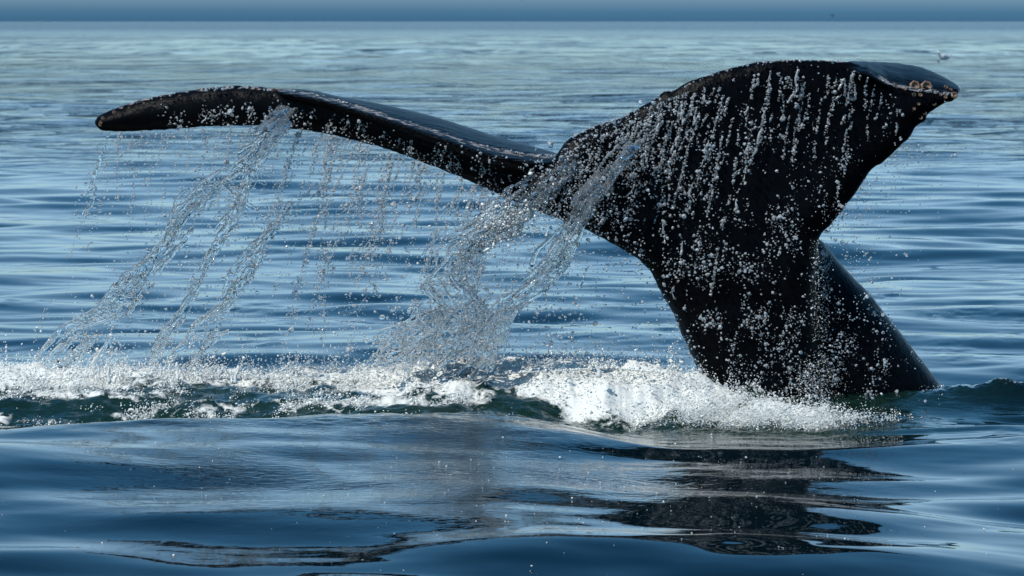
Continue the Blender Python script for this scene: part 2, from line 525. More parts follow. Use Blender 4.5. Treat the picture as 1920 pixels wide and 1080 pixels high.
BODY_A = [  # right fluke, peduncle front and root of left fluke (photograph pixels)
 (1056,270),(1071,255),(1127,231),(1169,219),(1225,188),(1243,171),(1267,169),(1281,156),(1323,142),(1355,132),(1400,120),
 (1430,114),(1489,112),(1548,113),(1600,116),(1628,131),(1662,153),(1700,164),(1740,170),(1788,172),(1798,178),(1786,191),(1773,192),(1753,204),(1739,214),(1735,228),
 (1717,235),(1708,255),(1684,278),(1655,305),(1631,320),(1619,341),(1604,364),(1590,379),(1578,397),(1560,418),(1545,432),(1535,447),
 (1531,480),(1531,560),(1545,640),(1562,700),(1600,780),(1640,900),(1380,900),(1350,800),(1329,724),(1307,693),(1297,665),(1276,624),
 (1260,583),(1240,551),(1223,514),(1203,490),(1174,471),(1150,458),(1097,429),(1039,407),(1000,392),(968,372),(985,330),(1040,295)]
BODY_T = [(1585,114),(1607,114.5),(1667,116),(1720,123),(1750,134),(1773,146),(1794,158),(1801,168),(1794,178),(1760,182),(1700,176),(1640,160),(1590,140)]
BODY_P = [(1440,440),(1537,443),(1562,477),(1594,514),(1631,551),(1663,592),(1692,628),(1720,665),(1749,702),(1773,734),(1800,775),(1860,900),(1380,900),(1370,640)]
LEFT_V = [(177,229),(182,219),(197,210),(225,200),(253,190),(283,182),(317,175),(358,169),(394,163),(442,160),(497,163),(539,168),(594,178),(650,193),
 (682,203),(723,215),(759,226),(796,239),(840,252),(884,268),(926,279),(973,286),(1015,292),(1060,290),(1120,330),(1090,410),(1000,395),(940,366),(918,357),(890,344),
 (848,326),(807,310),(751,288),(696,271),(650,259),(583,246),(539,240),(497,235),(442,236),(386,237),(344,241),(261,246),(206,247),(184,243)]
LEFT_D = [(520,166),(550,165),(590,169),(640,181),(696,190),(757,203),(818,218),(879,238),(934,256),(987,270),(1029,282),(1062,292),(1070,320),(1000,330),(926,315),(840,285),(759,255),(682,225),(600,200),(530,185)]
RIM_L = [(225,200),(283,182),(358,170),(442,162),(539,169),(594,179),(650,194),(723,216),(796,240),(840,253),(884,269),(926,280),(973,287),(1015,293),(1050,293)]
RIM_R = [(1628,133),(1662,154),(1700,165),(1740,170),(1785,175)]
RIM_T = [(1056,270),(1071,255),(1127,231),(1169,219),(1225,188),(1243,171),(1267,169),(1323,142),(1400,120),(1489,112),(1600,116)]

def left_Y(px):
    return 21.95 + 0.95 * sstep(1050, 180, np.asarray(px, float)) 

def right_Y(px, py):
    return 21.85 + 0.10 * sstep(1300, 1800, px) + 0.15 * sstep(450, 700, py) - 0.05 * sstep(1250, 1050, px)

H_VOX = 0.0105
xmin, xmax, ymin, ymax, zmin, zmax = -2.1, 2.6, 21.35, 23.35, -0.45, 1.66
gx = np.arange(xmin, xmax, H_VOX); gy = np.arange(ymin, ymax, H_VOX); gz = np.arange(zmin, zmax, H_VOX)
G2x, G2z = np.meshgrid(gx, gz, indexing='ij')
P2 = np.stack([G2x.ravel(), G2z.ravel()], 1)
PPX = 960 + F * G2x / 22.0
PPY = HZ + F * (CAM_H - G2z) / 22.0
def world_poly(pts, Yf, amp=0.0, seed=0):
    P = rough_line(pts)
    # subdivide and roughen
    out = []
    for i in range(len(P)):
        a, b = P[i], P[(i + 1) % len(P)]
        L = np.linalg.norm(b - a)
        m = max(1, int(L / 4)) if amp else 1
        for k in range(m):
            out.append(a + (b - a) * k / m)
    P = np.array(out)
    if amp:
        n = vn3(P[:, 0] * 0.16, P[:, 1] * 0.16, seed) + 0.6 * vn3(P[:, 0] * 0.4, P[:, 1] * 0.4, seed + 3)
        t = np.roll(P, -1, 0) - np.roll(P, 1, 0)
        t /= np.linalg.norm(t, axis=1)[:, None] + 1e-9
        P = P + np.stack([t[:, 1], -t[:, 0]], 1) * (n * amp)[:, None]
    Y = Yf(P[:, 0], P[:, 1])
    W = px2w(P[:, 0], P[:, 1], Y)
    return W[:, [0, 2]]

COMPS = []
def comp(pts, Yf, T, R, amp, seed):
    poly = world_poly(pts, Yf, amp, seed)
    d = np.full(len(P2), -0.5)
    lo, hi = poly.min(0) - 0.08, poly.max(0) + 0.08
    m = ((P2 >= lo) & (P2 <= hi)).all(1)
    d[m] = poly_sdf(P2[m], poly)
    d = d.reshape(G2x.shape)
    Y0 = Yf(PPX, PPY)
    Tm = T(PPX, PPY) if callable(T) else np.full_like(d, T)
    u = np.minimum(d / R, 1)
    q = 1 - (1 - u) ** 2
    COMPS.append((d, Y0, Tm, q))
    return d

def T_right(px, py):   # thin trailing edge, thick stock
    return 0.055 + 0.055 * sstep(150, 420, py) + 0.18 * sstep(420, 760, py)
comp(BODY_A, right_Y, T_right, 0.13, 1.3, 1.0)
def tip_Y(px, py):
    rim = np.interp(px, [1585, 1628, 1662, 1700, 1790], [118, 131, 153, 166, 176])
    return right_Y(px, py) + 0.10 + 0.009 * np.clip(rim - py, -12, 60)
comp(BODY_T, tip_Y, 0.16, 0.09, 0.5, 2.0)
comp(BODY_P, lambda px, py: 22.28 + 0 * px, 0.32, 0.30, 0.4, 3.0)
comp(LEFT_V, lambda px, py: left_Y(px), 0.07, 0.09, 1.3, 4.0)
def dorsal_Y(px, py):
    rim = np.interp(px, [p_[0] for p_ in RIM_L], [p_[1] for p_ in RIM_L])
    return left_Y(px) + 0.10 + 0.013 * np.clip(rim - py, -10, 60)
comp(LEFT_D, dorsal_Y, 0.20, 0.07, 0.3, 5.0)

NZ = 0.012 * fbm(G2x * 3.1, G2z * 3.1, 0.4, 3) + 0.004 * vn3(G2x * 22, G2z * 22, 1.4)
V = np.full((len(gx), len(gy), len(gz)), 1.0, np.float32)
for d, Y0, Tm, q in COMPS:
    cols = np.argwhere(d > -0.06)
    i, k = cols[:, 0], cols[:, 1]
    Tt = Tm[i, k][:, None]
    f = ((gy[None, :] - Y0[i, k][:, None] + NZ[i, k][:, None] * 0.8) / Tt) ** 2 - q[i, k][:, None]
    f = np.clip(f * Tt * 0.5, -1, 1)
    cur = V[i, :, k]
    a, b = cur, f
    kk = 0.012
    hsm = np.clip(0.5 + 0.5 * (b - a) / kk, 0, 1)
    V[i, :, k] = b * (1 - hsm) + a * hsm - kk * hsm * (1 - hsm)
co, qd = surface_nets(V, (xmin, ymin, zmin), H_VOX)
del V
me = np_mesh('whale_body', co, qd)
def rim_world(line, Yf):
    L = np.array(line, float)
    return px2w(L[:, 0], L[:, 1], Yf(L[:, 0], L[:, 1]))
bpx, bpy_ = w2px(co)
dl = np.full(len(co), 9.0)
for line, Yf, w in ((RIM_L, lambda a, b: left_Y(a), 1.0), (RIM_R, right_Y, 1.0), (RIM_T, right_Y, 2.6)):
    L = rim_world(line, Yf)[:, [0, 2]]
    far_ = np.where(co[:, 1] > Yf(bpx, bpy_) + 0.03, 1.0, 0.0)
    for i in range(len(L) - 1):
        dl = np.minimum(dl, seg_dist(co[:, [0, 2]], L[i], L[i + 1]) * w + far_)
sc = 0.50 * sstep(0.024, 0.005, dl)  # pale rim: worn scars, plus the edge's white glints painted in as colour
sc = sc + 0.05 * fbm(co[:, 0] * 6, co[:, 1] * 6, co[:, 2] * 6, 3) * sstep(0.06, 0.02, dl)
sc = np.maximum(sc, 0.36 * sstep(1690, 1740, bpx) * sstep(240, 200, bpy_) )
fattr(me, 'scar_glint', sc)
whale = bpy.data.objects.new('whale', None)
COL.objects.link(whale)
wloc = (1.45, 22.1, 0.0)
whale.location = wloc
tag(whale, 'wet black whale tail with both flukes raised above the sea', 'whale')
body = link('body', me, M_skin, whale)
body.location = tuple(-v for v in wloc)
WV = co

# front depth of the whale by photograph pixel, for water that runs over it
CELL = 6
fd = np.full((1920 // CELL + 2, 1080 // CELL + 2), 99.0)
ci = np.clip((bpx / CELL).astype(int), 0, fd.shape[0] - 1); cj = np.clip((bpy_ / CELL).astype(int), 0, fd.shape[1] - 1)
np.minimum.at(fd, (ci, cj), co[:, 1])
def front_Y(px, py, default=22.0):
    v = fd[np.clip((np.asarray(px) / CELL).astype(int), 0, fd.shape[0] - 1), np.clip((np.asarray(py) / CELL).astype(int), 0, fd.shape[1] - 1)]
    return np.where(v > 50, default, v)
def on_whale(px, py):
    v = fd[np.clip((np.asarray(px) / CELL).astype(int), 0, fd.shape[0] - 1), np.clip((np.asarray(py) / CELL).astype(int), 0, fd.shape[1] - 1)]
    return v < 50

# barnacles on the fluke tips and the worn edges
M_barn, nt, p = new_mat('barnacle_shell')
nz = noise_tex(nt, 60, 3)
rr = rampn(nt, nz.outputs[0], [(0.35, (0.05, 0.028, 0.018)), (0.65, (0.24, 0.14, 0.08))])
nt.links.new(rr.outputs[0], p.inputs['Base Color'])
p.inputs['Roughness'].default_value = 0.35
def barnacle_mesh():
    prof = [(1.0, 0.0), (0.95, 0.28), (0.82, 0.48), (0.72, 0.52), (0.60, 0.46), (0.50, 0.10), (0.0, 0.0)]
    n = 14; co = []; fc = []
    for r, z in prof[:-1]:
        for k in range(n):
            a = 2 * math.pi * k / n
            rr_ = r * (1 + 0.07 * (-1) ** k)
            co.append((rr_ * math.cos(a), rr_ * math.sin(a), z))
    co.append((0, 0, prof[-1][1]))
    for i in range(len(prof) - 2):
        for k in range(n):
            fc.append((i * n + k, i * n + (k + 1) % n, (i + 1) * n + (k + 1) % n, (i + 1) * n + k))
    last = (len(prof) - 2) * n
    me = bpy.data.meshes.new('barnacle')
    me.from_pydata(co, [], [tuple(f) for f in fc] + [(last + k, last + (k + 1) % n, len(co) - 1) for k in range(n)])
    me.materials.append(M_barn)
    for pl in me.polygons: pl.use_smooth = True
    return me
bmesh_ = barnacle_mesh()
bspots = [(1716,156,.030),(1741,158,.030),(1775,157,.014),(1729,175,.015),(1764,171,.016),(1790,172,.018),(1787,163,.012),(1795,180,.013),(1776,188,.014),
          (1757,199,.012),(1740,214,.013),(1731,224,.012),(1700,161,.014),(1686,158,.012),(1668,152,.011),(1715,172,.012),(1720,205,.011),(1726,190,.012),
          (183,228,.013),(192,215,.011),(212,205,.011),(240,196,.010),(268,188,.010),(186,240,.010),(300,180,.009),(335,173,.009)]
first = None
for (a, b, r) in bspots:
    Yv = None
    dd = np.hypot(bpx - a, bpy_ - b)
    cand = np.where(dd < 7)[0]
    if len(cand) == 0: cand = np.argsort(dd)[:20]
    i0 = cand[np.argmin(WV[cand, 1])]
    P = Vector(WV[i0])
    if first is None:
        o = link('barnacle', bmesh_, None, whale); first = o
    else:
        o = first.copy(); COL.objects.link(o); o.parent = whale
    o.location = P - Vector(wloc)
    k_ = 1.0 if r >= 0.03 else 0.8 * rng.uniform(0.7, 1.2)
    o.scale = (r * k_ * rng.uniform(0.85, 1.1), r * k_, r * 0.8 * k_)
    nrm = Vector((0.1, -1.0, 0.35)).normalized()
    o.rotation_euler = nrm.to_track_quat('Z', 'Y').to_euler()

# ------------------------------------------------------------------ falling water
def blob_mesh(pts, rad, h=0.0055, smoothk=1.0):
    """one liquid surface round many soft balls"""
    pts = np.asarray(pts); rad = np.asarray(rad)
    lo = pts.min(0) - 0.05; hi = pts.max(0) + 0.05
    n = np.ceil((hi - lo) / h).astype(int) + 1
    D = np.zeros(n, np.float32)
    K = np.ceil(rad * 2.0 / h).astype(int)
    g = (pts - lo) / h
    base = np.round(g).astype(int)
    flat = D.ravel()
    for kk in np.unique(K):
        m = np.where(K == kk)[0]
        r_ = np.arange(-kk, kk + 1)
        ox, oy, oz = np.meshgrid(r_, r_, r_, indexing='ij')
        off = np.stack([ox.ravel(), oy.ravel(), oz.ravel()], 1)
        for s in range(0, len(m), 4000):
            mm = m[s:s + 4000]
            c = base[mm][:, None, :] + off[None]
            dist2 = (((c - g[mm][:, None, :]) * h) ** 2).sum(-1) / (rad[mm] ** 2)[:, None]
            w = np.clip(1 - dist2 / 4.0, 0, 1) ** 3
            fi = np.ravel_multi_index((c[..., 0], c[..., 1], c[..., 2]), n, mode='clip')
            np.add.at(flat, fi.ravel(), w.ravel())
    return surface_nets(0.42 - D, lo, h)

def resample(path, step):
    P = np.array(path, float)
    L = np.r_[0, np.cumsum(np.linalg.norm(np.diff(P, axis=0), axis=1))]
    s = np.arange(0, L[-1], step)
    return np.stack([np.interp(s, L, P[:, i]) for i in range(P.shape[1])], 1), s / L[-1]

def stream(name, path, width, strands, r0, label, seed, holes=0.3, webs=10, beads=60, film=0.0, breakup=0.25):
    """path: (px, py, Y) down the fall; width: (start, end) in px; strands wander about it"""
    rg = np.random.default_rng(seed)
    P, R = [], []
    strands = max(2, int(strands * 0.85)); r0 = r0 * 0.78; webs = int(webs * 1.4); width = (width[0] * 1.15, width[1] * 1.4)
    for s in range(strands):
        c, t = resample(path, 1.5)
        off = rg.uniform(-1, 1)
        w = width[0] + (width[1] - width[0]) * t
        sx = w * (off * 0.65 + 0.55 * vn3(t * 5 + s * 3.3, seed, 0.0) + 0.25 * vn3(t * 16 + s, seed, 5.0))
        sy = w / 405 * 0.6 * vn3(t * 6 + s * 2.1, seed, 9.0)
        r = r0 * (0.75 + 0.55 * vn3(t * 22 + s, seed, 2.0) + 0.3 * rg.uniform(-1, 1))
        gap = vn3(t * 12 + 4.4 * s, seed, 7.0) < -1 + 2 * (breakup + 0.25 * t)
        q = px2w(c[:, 0] + sx, c[:, 1] + 0.3 * sx * vn3(t * 4, s, 1.0), c[:, 2] + sy)
        keep = ~gap & (r > 0.0022)
        P.append(q[keep]); R.append(np.clip(r[keep], 0.0029, 0.03))
    allp = np.concatenate(P)
    # torn glassy film between the strands
    c, t = resample(path, 1.3)
    w = width[0] + (width[1] - width[0]) * t
    m_ = max(3, int(np.max(w) * 2 / 1.4)) if film else 0
    for u in np.linspace(-1, 1, m_):
        n1_ = vn3(t * len(t) / 42 + u * 1.3, u * w / 14, seed + 0.5) + 0.3 * vn3(t * len(t) / 11, u * w / 5, seed + 4.5)
        keep = n1_ > 0.22 - film
        sx = 0.8 * u * w + 0.55 * w * vn3(t * 5, seed, 0.0)
        sy = 0.05 * vn3(t * len(t) / 40, u * w / 16, seed + 8.0) + 0.018 * vn3(t * len(t) / 10, u * w / 6, seed + 2.0)
        q = px2w(c[:, 0] + sx, c[:, 1] + 0.3 * sx, c[:, 2] + sy)
        P.append(q[keep]); R.append(np.full(keep.sum(), 0.0031))
    # webs: thin bridging threads between strands
    for k in range(webs):
        i = rg.integers(len(allp)); a = allp[i]
        near_ = np.where((np.abs(allp - a).sum(1) < 0.26) & (np.abs(allp - a).sum(1) > 0.05))[0]
        if len(near_) == 0: continue
        b = allp[rg.choice(near_)]
        m = int(np.linalg.norm(b - a) / 0.003) + 2
        t = np.linspace(0, 1, m)[:, None]
        arc = a + (b - a) * t + np.array([0.5, 0.3, -1.0]) * (np.sin(t * math.pi) * rg.uniform(-0.02, 0.05))
        P.append(arc); R.append(np.full(m, rg.uniform(0.0027, 0.0040)))
    allr = np.concatenate(R)
    # beads thrown off
    k = rg.integers(0, len(allp), beads)
    bp = allp[k] + rg.normal(0, 1, (beads, 3)) * np.array([0.035, 0.03, 0.035])
    P.append(bp); R.append(rg.gamma(2, 0.0013, beads) + 0.0028)
    co, q = blob_mesh(np.concatenate(P), np.concatenate(R), h=0.0043)
    me = np_mesh(name, co, q)
    o = link('water_stream', me, M_clear)
    tag(o, label, 'water stream', 'streams of water pouring off the flukes')
    return np.concatenate([allp])

LP = []
LP.append(stream('water_stream', [(550,205,22.35),(510,245,22.25),(455,300,22.2),(400,345,22.2),(352,395,22.2),(325,450,22.25),(270,520,22.3),(215,585,22.35),(150,625,22.4),(112,685,22.45)],
    (20, 34), 7, 0.0085, 'longest water stream falling from the left fluke to the foam at far left', 1, webs=26, beads=220, film=0.12))
LP.append(stream('water_stream', [(535,225,22.2),(500,270,22.1),(468,330,22.1),(450,380,22.1),(408,440,22.1),(380,500,22.15),(350,575,22.2),(315,620,22.2),(298,690,22.3)],
    (12, 12), 5, 0.0085, 'thin twisted stream under the left fluke, next right of the longest stream', 2, webs=14, beads=130, film=0.15))
LP.append(stream('water_stream', [(548,380,22.05),(525,415,22.0),(490,455,22.0),(470,500,22.0),(435,545,22.05),(405,600,22.1),(385,650,22.15),(345,692,22.2)],
    (6, 30), 6, 0.0072, 'stream starting in mid air under the left fluke and widening above the foam', 3, webs=30, beads=160, film=0.10))
LP.append(stream('water_stream', [(205,248,22.7),(190,285,22.6),(172,335,22.6),(158,375,22.6),(148,408,22.6)],
    (4, 7), 2, 0.0065, 'short thin string of water dripping from the left fluke tip', 4, webs=3, beads=36, breakup=-0.35))
LP.append(stream('water_stream', [(1080,300,21.72),(1040,345,21.66),(985,385,21.62),(930,425,21.6),(880,460,21.6),(860,520,21.6),(860,580,21.6),(830,640,21.6),(800,690,21.6)],
    (26, 66), 13, 0.0088, 'broad torn sheet of water pouring from the notch between the flukes', 5, webs=110, beads=400, film=0.02))
LP.append(stream('water_stream', [(1190,270,21.6),(1140,330,21.55),(1095,380,21.5),(1060,430,21.5),(1035,480,21.5),(985,535,21.5),(945,575,21.5),(920,630,21.5),(890,690,21.5)],
    (18, 26), 8, 0.0095, 'smooth thick rope of water off the tail, just right of the torn sheet', 6, webs=24, beads=240, breakup=0.12, film=0.42))
LP.append(stream('water_stream', [(880,560,21.6),(840,600,21.6),(790,640,21.6),(745,690,21.65)],
    (70, 75), 9, 0.0068, 'lacy spread of splashing water just above the foam, left of the notch streams', 7, webs=90, beads=240, breakup=0.35, film=0.0))
LP.append(stream('water_stream', [(480,395,22.3),(430,350,22.3),(395,352,22.3),(360,360,22.3),(330,420,22.3),(280,480,22.3),(255,540,22.3),(215,640,22.35),(200,690,22.4)],
    (16, 26), 4, 0.006, 'faint lacy strand hanging behind the longest stream under the left fluke', 8, webs=24, beads=200, breakup=0.4))

# trickles running over the right fluke and curtains under the left one
TP, TR, DP, DR = [], [], [], []
def trickle(path, r0, seed, Yoff=0.03, jit=5, brk=0.45, n=1, Yfix=None):
    rg = np.random.default_rng(seed + 100)
    for s in range(n):
        c, t = resample(path, 2.0)
        px = c[:, 0] + jit * vn3(t * 7 + seed, s, 0.0) + jit * 0.5 * vn3(t * len(t) / 7, s + seed, 3.0)
        py = c[:, 1]
        if Yfix is None:
            Y = front_Y(px, py, 21.8) - Yoff - 0.02 * np.abs(vn3(t * 5, s, seed))
            Y = np.convolve(np.pad(Y, 4, 'edge'), np.ones(9) / 9, 'valid')
        else:
            Y = Yfix + 0.03 * vn3(t * 4, s, seed)
        Lp = len(t) * 2.0
        r = 0.62 * r0 * (0.75 + 0.95 * vn3(t * Lp / 9 + s, seed, 2.0))
        keep = (vn3(t * Lp / 16 + s, seed, 7.0) > -1 + 2 * brk * 0.8) & (r > 0.002)
        TP.append(px2w(px, py, Y)[keep]); TR.append(np.clip(r[keep], 0.0030, 0.02))
        k_ = rg.integers(0, len(px), int(len(px) * 0.55))
        DP.append(px2w(px[k_] + rg.normal(0, 4.5, len(k_)), py[k_] + rg.normal(0, 2, len(k_)), Y[k_] - np.abs(rg.normal(0, 0.02, len(k_)))))
        DR.append(rg.gamma(1.6, 0.0014, len(k_)) + 0.0012)
for i, pth in enumerate([
    [(1243,185),(1238,235),(1212,275),(1190,330),(1178,400)], [(1225,215),(1200,250),(1180,290),(1140,360)],
    [(1290,185),(1268,260),(1252,330),(1245,400),(1240,440)], [(1265,235),(1300,275),(1330,290)], [(1320,180),(1300,230),(1262,300),(1205,350)],
    [(1441,135),(1441,190),(1430,240),(1405,300),(1395,345),(1378,400)], [(1400,200),(1408,250),(1390,320),(1385,380)],
    [(1500,130),(1492,165),(1470,215),(1462,260)], [(1580,148),(1575,175),(1568,200)], [(1598,165),(1594,190),(1590,215)],
    [(1677,176),(1670,205),(1662,235),(1655,262)], [(1360,190),(1345,240),(1318,300),(1300,360),(1296,390)],
    [(1140,250),(1110,300),(1080,340),(1050,385)], [(1170,240),(1150,280),(1100,340),(1060,400)], [(1200,230),(1160,300),(1130,350),(1090,400)],
    [(1090,262),(1075,290),(1050,330)], [(1240,420),(1252,460),(1255,500)], [(1278,440),(1283,480),(1280,520)], [(1345,330),(1330,380),(1320,430)],
    [(1265,560),(1272,520),(1280,490)]]):
    trickle(pth, 0.0058, i, n=2 if i in (0, 2, 4, 12, 13, 14, 11) else 1, jit=6)
for i, (x0, y0, x1, y1) in enumerate([(330,205,325,245),(380,200,376,250),(430,205,420,260),(470,200,455,262),(585,205,575,262),(625,235,600,330),(690,225,672,330),
        (700,262,668,370),(735,300,700,420),(800,300,770,400),(870,330,850,400),(905,290,895,350),(955,330,950,362),(770,250,765,290),(655,200,640,250),(840,270,838,320),
        (700,420,672,530),(738,380,705,560),(760,400,745,470),(625,320,590,350),(590,350,530,395),(560,265,545,330),(360,240,345,330)]):
    xm = (x0 + x1) / 2 + 3
    trickle([(x0, y0), (xm, (y0 + y1) / 2), (x1, y1)], 0.0045, 40 + i, Yfix=float(left_Y((x0 + x1) / 2)) - 0.13, jit=5, brk=0.5)
for i in range(60):   # many short runs of water on the underside
    a = rng.uniform(300, 1000); t = (a - 300) / 700
    y0 = np.interp(a, [300, 450, 600, 800, 1000], [195, 185, 205, 262, 305]); y1 = np.interp(a, [300, 450, 600, 800, 1000], [243, 236, 250, 308, 390])
    b0 = rng.uniform(y0, y1 - 15); b1 = min(b0 + rng.uniform(12, 45), y1 + 8)
    trickle([(a, b0), (a - 3, (b0 + b1) / 2), (a - 6, b1)], 0.004, 200 + i, Yoff=0.015, jit=4, brk=0.45)
co, q = blob_mesh(np.concatenate(TP), np.concatenate(TR), h=0.005)
me = np_mesh('water_trickles', co, q)
tr_o = link('water_trickles', me, M_drop)
tag(tr_o, 'thin trickles of water running over the black flukes', 'water trickles', kind='stuff')

# ------------------------------------------------------------------ drops
def drop_tree(name, mat, sub):
    ng = bpy.data.node_groups.new(name, 'GeometryNodeTree')
    ng.interface.new_socket('Geometry', in_out='INPUT', socket_type='NodeSocketGeometry')
    ng.interface.new_socket('Geometry', in_out='OUTPUT', socket_type='NodeSocketGeometry')
    gi = ng.nodes.new('NodeGroupInput'); go = ng.nodes.new('NodeGroupOutput')
    ico = ng.nodes.new('GeometryNodeMeshIcoSphere'); ico.inputs['Radius'].default_value = 1.0; ico.inputs['Subdivisions'].default_value = sub
    sm = ng.nodes.new('GeometryNodeSetShadeSmooth')
    nzn = ng.nodes.new('ShaderNodeTexNoise'); nzn.inputs['Scale'].default_value = 0.9
    sp = ng.nodes.new('GeometryNodeSetPosition')
    vm = ng.nodes.new('ShaderNodeVectorMath'); vm.operation = 'SUBTRACT'; vm.inputs[1].default_value = (0.5, 0.5, 0.5)
    vs = ng.nodes.new('ShaderNodeVectorMath'); vs.operation = 'SCALE'; vs.inputs['Scale'].default_value = 1.9
    iop = ng.nodes.new('GeometryNodeInstanceOnPoints')
    sc_ = ng.nodes.new('GeometryNodeInputNamedAttribute'); sc_.data_type = 'FLOAT_VECTOR'; sc_.inputs['Name'].default_value = 'drop_scale'
    ro_ = ng.nodes.new('GeometryNodeInputNamedAttribute'); ro_.data_type = 'FLOAT_VECTOR'; ro_.inputs['Name'].default_value = 'drop_rot'
    stm = ng.nodes.new('GeometryNodeSetMaterial'); stm.inputs['Material'].default_value = mat
    L = ng.links.new
    L(nzn.outputs['Color'], vm.inputs[0]); L(vm.outputs[0], vs.inputs[0]); L(ico.outputs[0], sp.inputs[0]); L(vs.outputs[0], sp.inputs['Offset'])
    L(sp.outputs[0], sm.inputs[0]); L(sm.outputs[0], stm.inputs[0]); L(stm.outputs[0], iop.inputs['Instance'])
    L(gi.outputs[0], iop.inputs['Points']); L(sc_.outputs['Attribute'], iop.inputs['Scale']); L(ro_.outputs['Attribute'], iop.inputs['Rotation'])
    L(iop.outputs[0], go.inputs[0])
    return ng

def drops(name, P, r, mat, label, cat, sub=2, stretch=0.5, seed=0):
    rg = np.random.default_rng(seed + 900)
    n = len(P)
    r = r * (0.80 if mat is M_drop else 0.9)
    sc = r[:, None] * (1 + stretch * rg.uniform(-0.5, 1, (n, 3)) * np.array([0.5, 0.5, 1.0]))
    rot = rg.normal(0, 0.5, (n, 3)) + np.array([0, 0.5, 0])
    rot[:, 2] = rg.uniform(0, 6.28, n)
    me = bpy.data.meshes.new(name)
    me.vertices.add(n); me.vertices.foreach_set('co', P.astype(np.float32).ravel())
    me.materials.append(mat)
    vattr(me, 'drop_scale', sc); vattr(me, 'drop_rot', rot)
    o = bpy.data.objects.new(name, me); COL.objects.link(o)
    md = o.modifiers.new('drops', 'NODES'); md.node_group = drop_tree(name, mat, sub)
    tag(o, label, cat, kind='stuff')
    return o

rg = np.random.default_rng(77)
# (a) drops in the air before the black tail
P, R = [], []
n = 80000
a = rg.uniform(1000, 1790, n); b = rg.uniform(120, 790, n)
den = 0.22 + 0.55 * sstep(150, 330, b) + 0.25 * sstep(450, 600, b)
den = den * (1 - 0.62 * sstep(1450, 1600, a) * sstep(420, 300, b)) * (1 - 0.3 * sstep(1560, 1750, a)) * (1 - 0.75 * sstep(190, 140, b))
clump = np.clip(0.55 + 0.9 * fbm(a * 0.035, b * 0.02, 0.0, 3), 0.08, 1.5)
den = den * clump ** 1.7 * 0.42
ok = (rg.random(n) < den * 0.75) & on_whale(a, b)
a, b = a[ok], b[ok]
Yw = front_Y(a, b)
P.append(px2w(a, b, Yw - 0.02 - rg.exponential(0.16, len(a))))
R.append(np.clip(rg.gamma(0.9, 0.0021, len(a)) + 0.0011, 0, 0.012))
for k in range(70):      # thin runs of drops down the right fluke
    x0 = rg.uniform(1085, 1690)
    y0 = np.interp(x0, [1085, 1237, 1355, 1489, 1607, 1690], [262, 182, 140, 120, 128, 172]) + rg.exponential(28)
    L_ = rg.gamma(2.5, 42)
    m = int(L_ * rg.uniform(0.5, 1.3)); t = rg.random(m)
    gap = vn3(t * L_ / 18, k * 2.3, 0.9) > -0.2
    t = t[gap]; m = len(t)
    lean = np.interp(x0, [1085, 1240, 1420, 1690], [-0.75, -0.38, -0.17, -0.12]) + rg.normal(0, 0.04)
    px = x0 + lean * L_ * t + 4 * vn3(t * 3, k, 7.0) + rg.normal(0, 1.3, m); py = y0 + L_ * t
    w_ = on_whale(px, py)
    px, py = px[w_], py[w_]
    P.append(px2w(px, py, front_Y(px, py) - 0.008 - rg.exponential(0.012, len(px))))
    R.append(rg.gamma(1.5, 0.0012, len(px)) + 0.0012)
for line, Yf, m in ((RIM_L[5:], lambda a, b: left_Y(a), 750), (RIM_R, right_Y, 110), (RIM_T, right_Y, 150), (RIM_L[:6], lambda a, b: left_Y(a), 120)):  # drops strung along the rims to stand in for their glints
    c_, t_ = resample([(u, v, 0) for u, v in line], 1.0)
    k_ = rg.integers(0, len(c_), m)
    k_ = k_[vn3(k_ / 9.0, m, 0.5) > -0.35]
    px, py = c_[k_, 0] + rg.normal(0, 1.0, len(k_)), c_[k_, 1] + rg.normal(1.0, 1.4, len(k_))
    P.append(px2w(px, py, Yf(px, py) - 0.055 - rg.exponential(0.006, len(k_))))
    R.append(rg.gamma(1.5, 0.0013, len(k_)) + 0.0013)
# the dense wash over the root between flukes
n = 5200
a = rg.uniform(1000, 1340, n); b = rg.uniform(190, 480, n)
w = np.exp(-(((a - 1080) + (b - 350) * 0.8) / 95) ** 2) + 0.5 * np.exp(-((a - 1180) / 70) ** 2 - ((b - 320) / 90) ** 2)
ok = (rg.random(n) < w * np.clip(0.6 + 0.9 * fbm(a * 0.05, b * 0.03, 4.0, 2), 0, 1)) & on_whale(a, b)
a, b = a[ok], b[ok]
P.append(px2w(a, b, front_Y(a, b) - 0.01 - rg.exponential(0.06, len(a))))
R.append(rg.gamma(1.7, 0.0014, len(a)) + 0.0016)
# on the left fluke's underside
n = 5200
a = rg.uniform(330, 1040, n); b = rg.uniform(165, 400, n)
y0 = np.interp(a, [200, 450, 600, 800, 1040], [215, 190, 205, 262, 305]); y1 = np.interp(a, [200, 450, 600, 800, 1040], [246, 238, 252, 312, 400])
t = (b - y0) / (y1 - y0)
ok = (t > 0) & (t < 1.1) & (rg.random(n) < (0.15 + 0.85 * np.clip(t, 0, 1)) * np.clip(0.45 + 1.3 * fbm(a * 0.06, b * 0.01, 8.0, 2), 0, 1)) & on_whale(a, b)
a, b = a[ok], b[ok]
P.append(px2w(a, b, front_Y(a, b) - 0.008 - rg.exponential(0.03, len(a))))
R.append(rg.gamma(2.2, 0.0013, len(a)) + 0.0016)
P += DP; R += DR
drops('spray_drops', np.concatenate(P), np.concatenate(R), M_drop, 'white water drops flying in front of the black tail', 'water drops', seed=1)

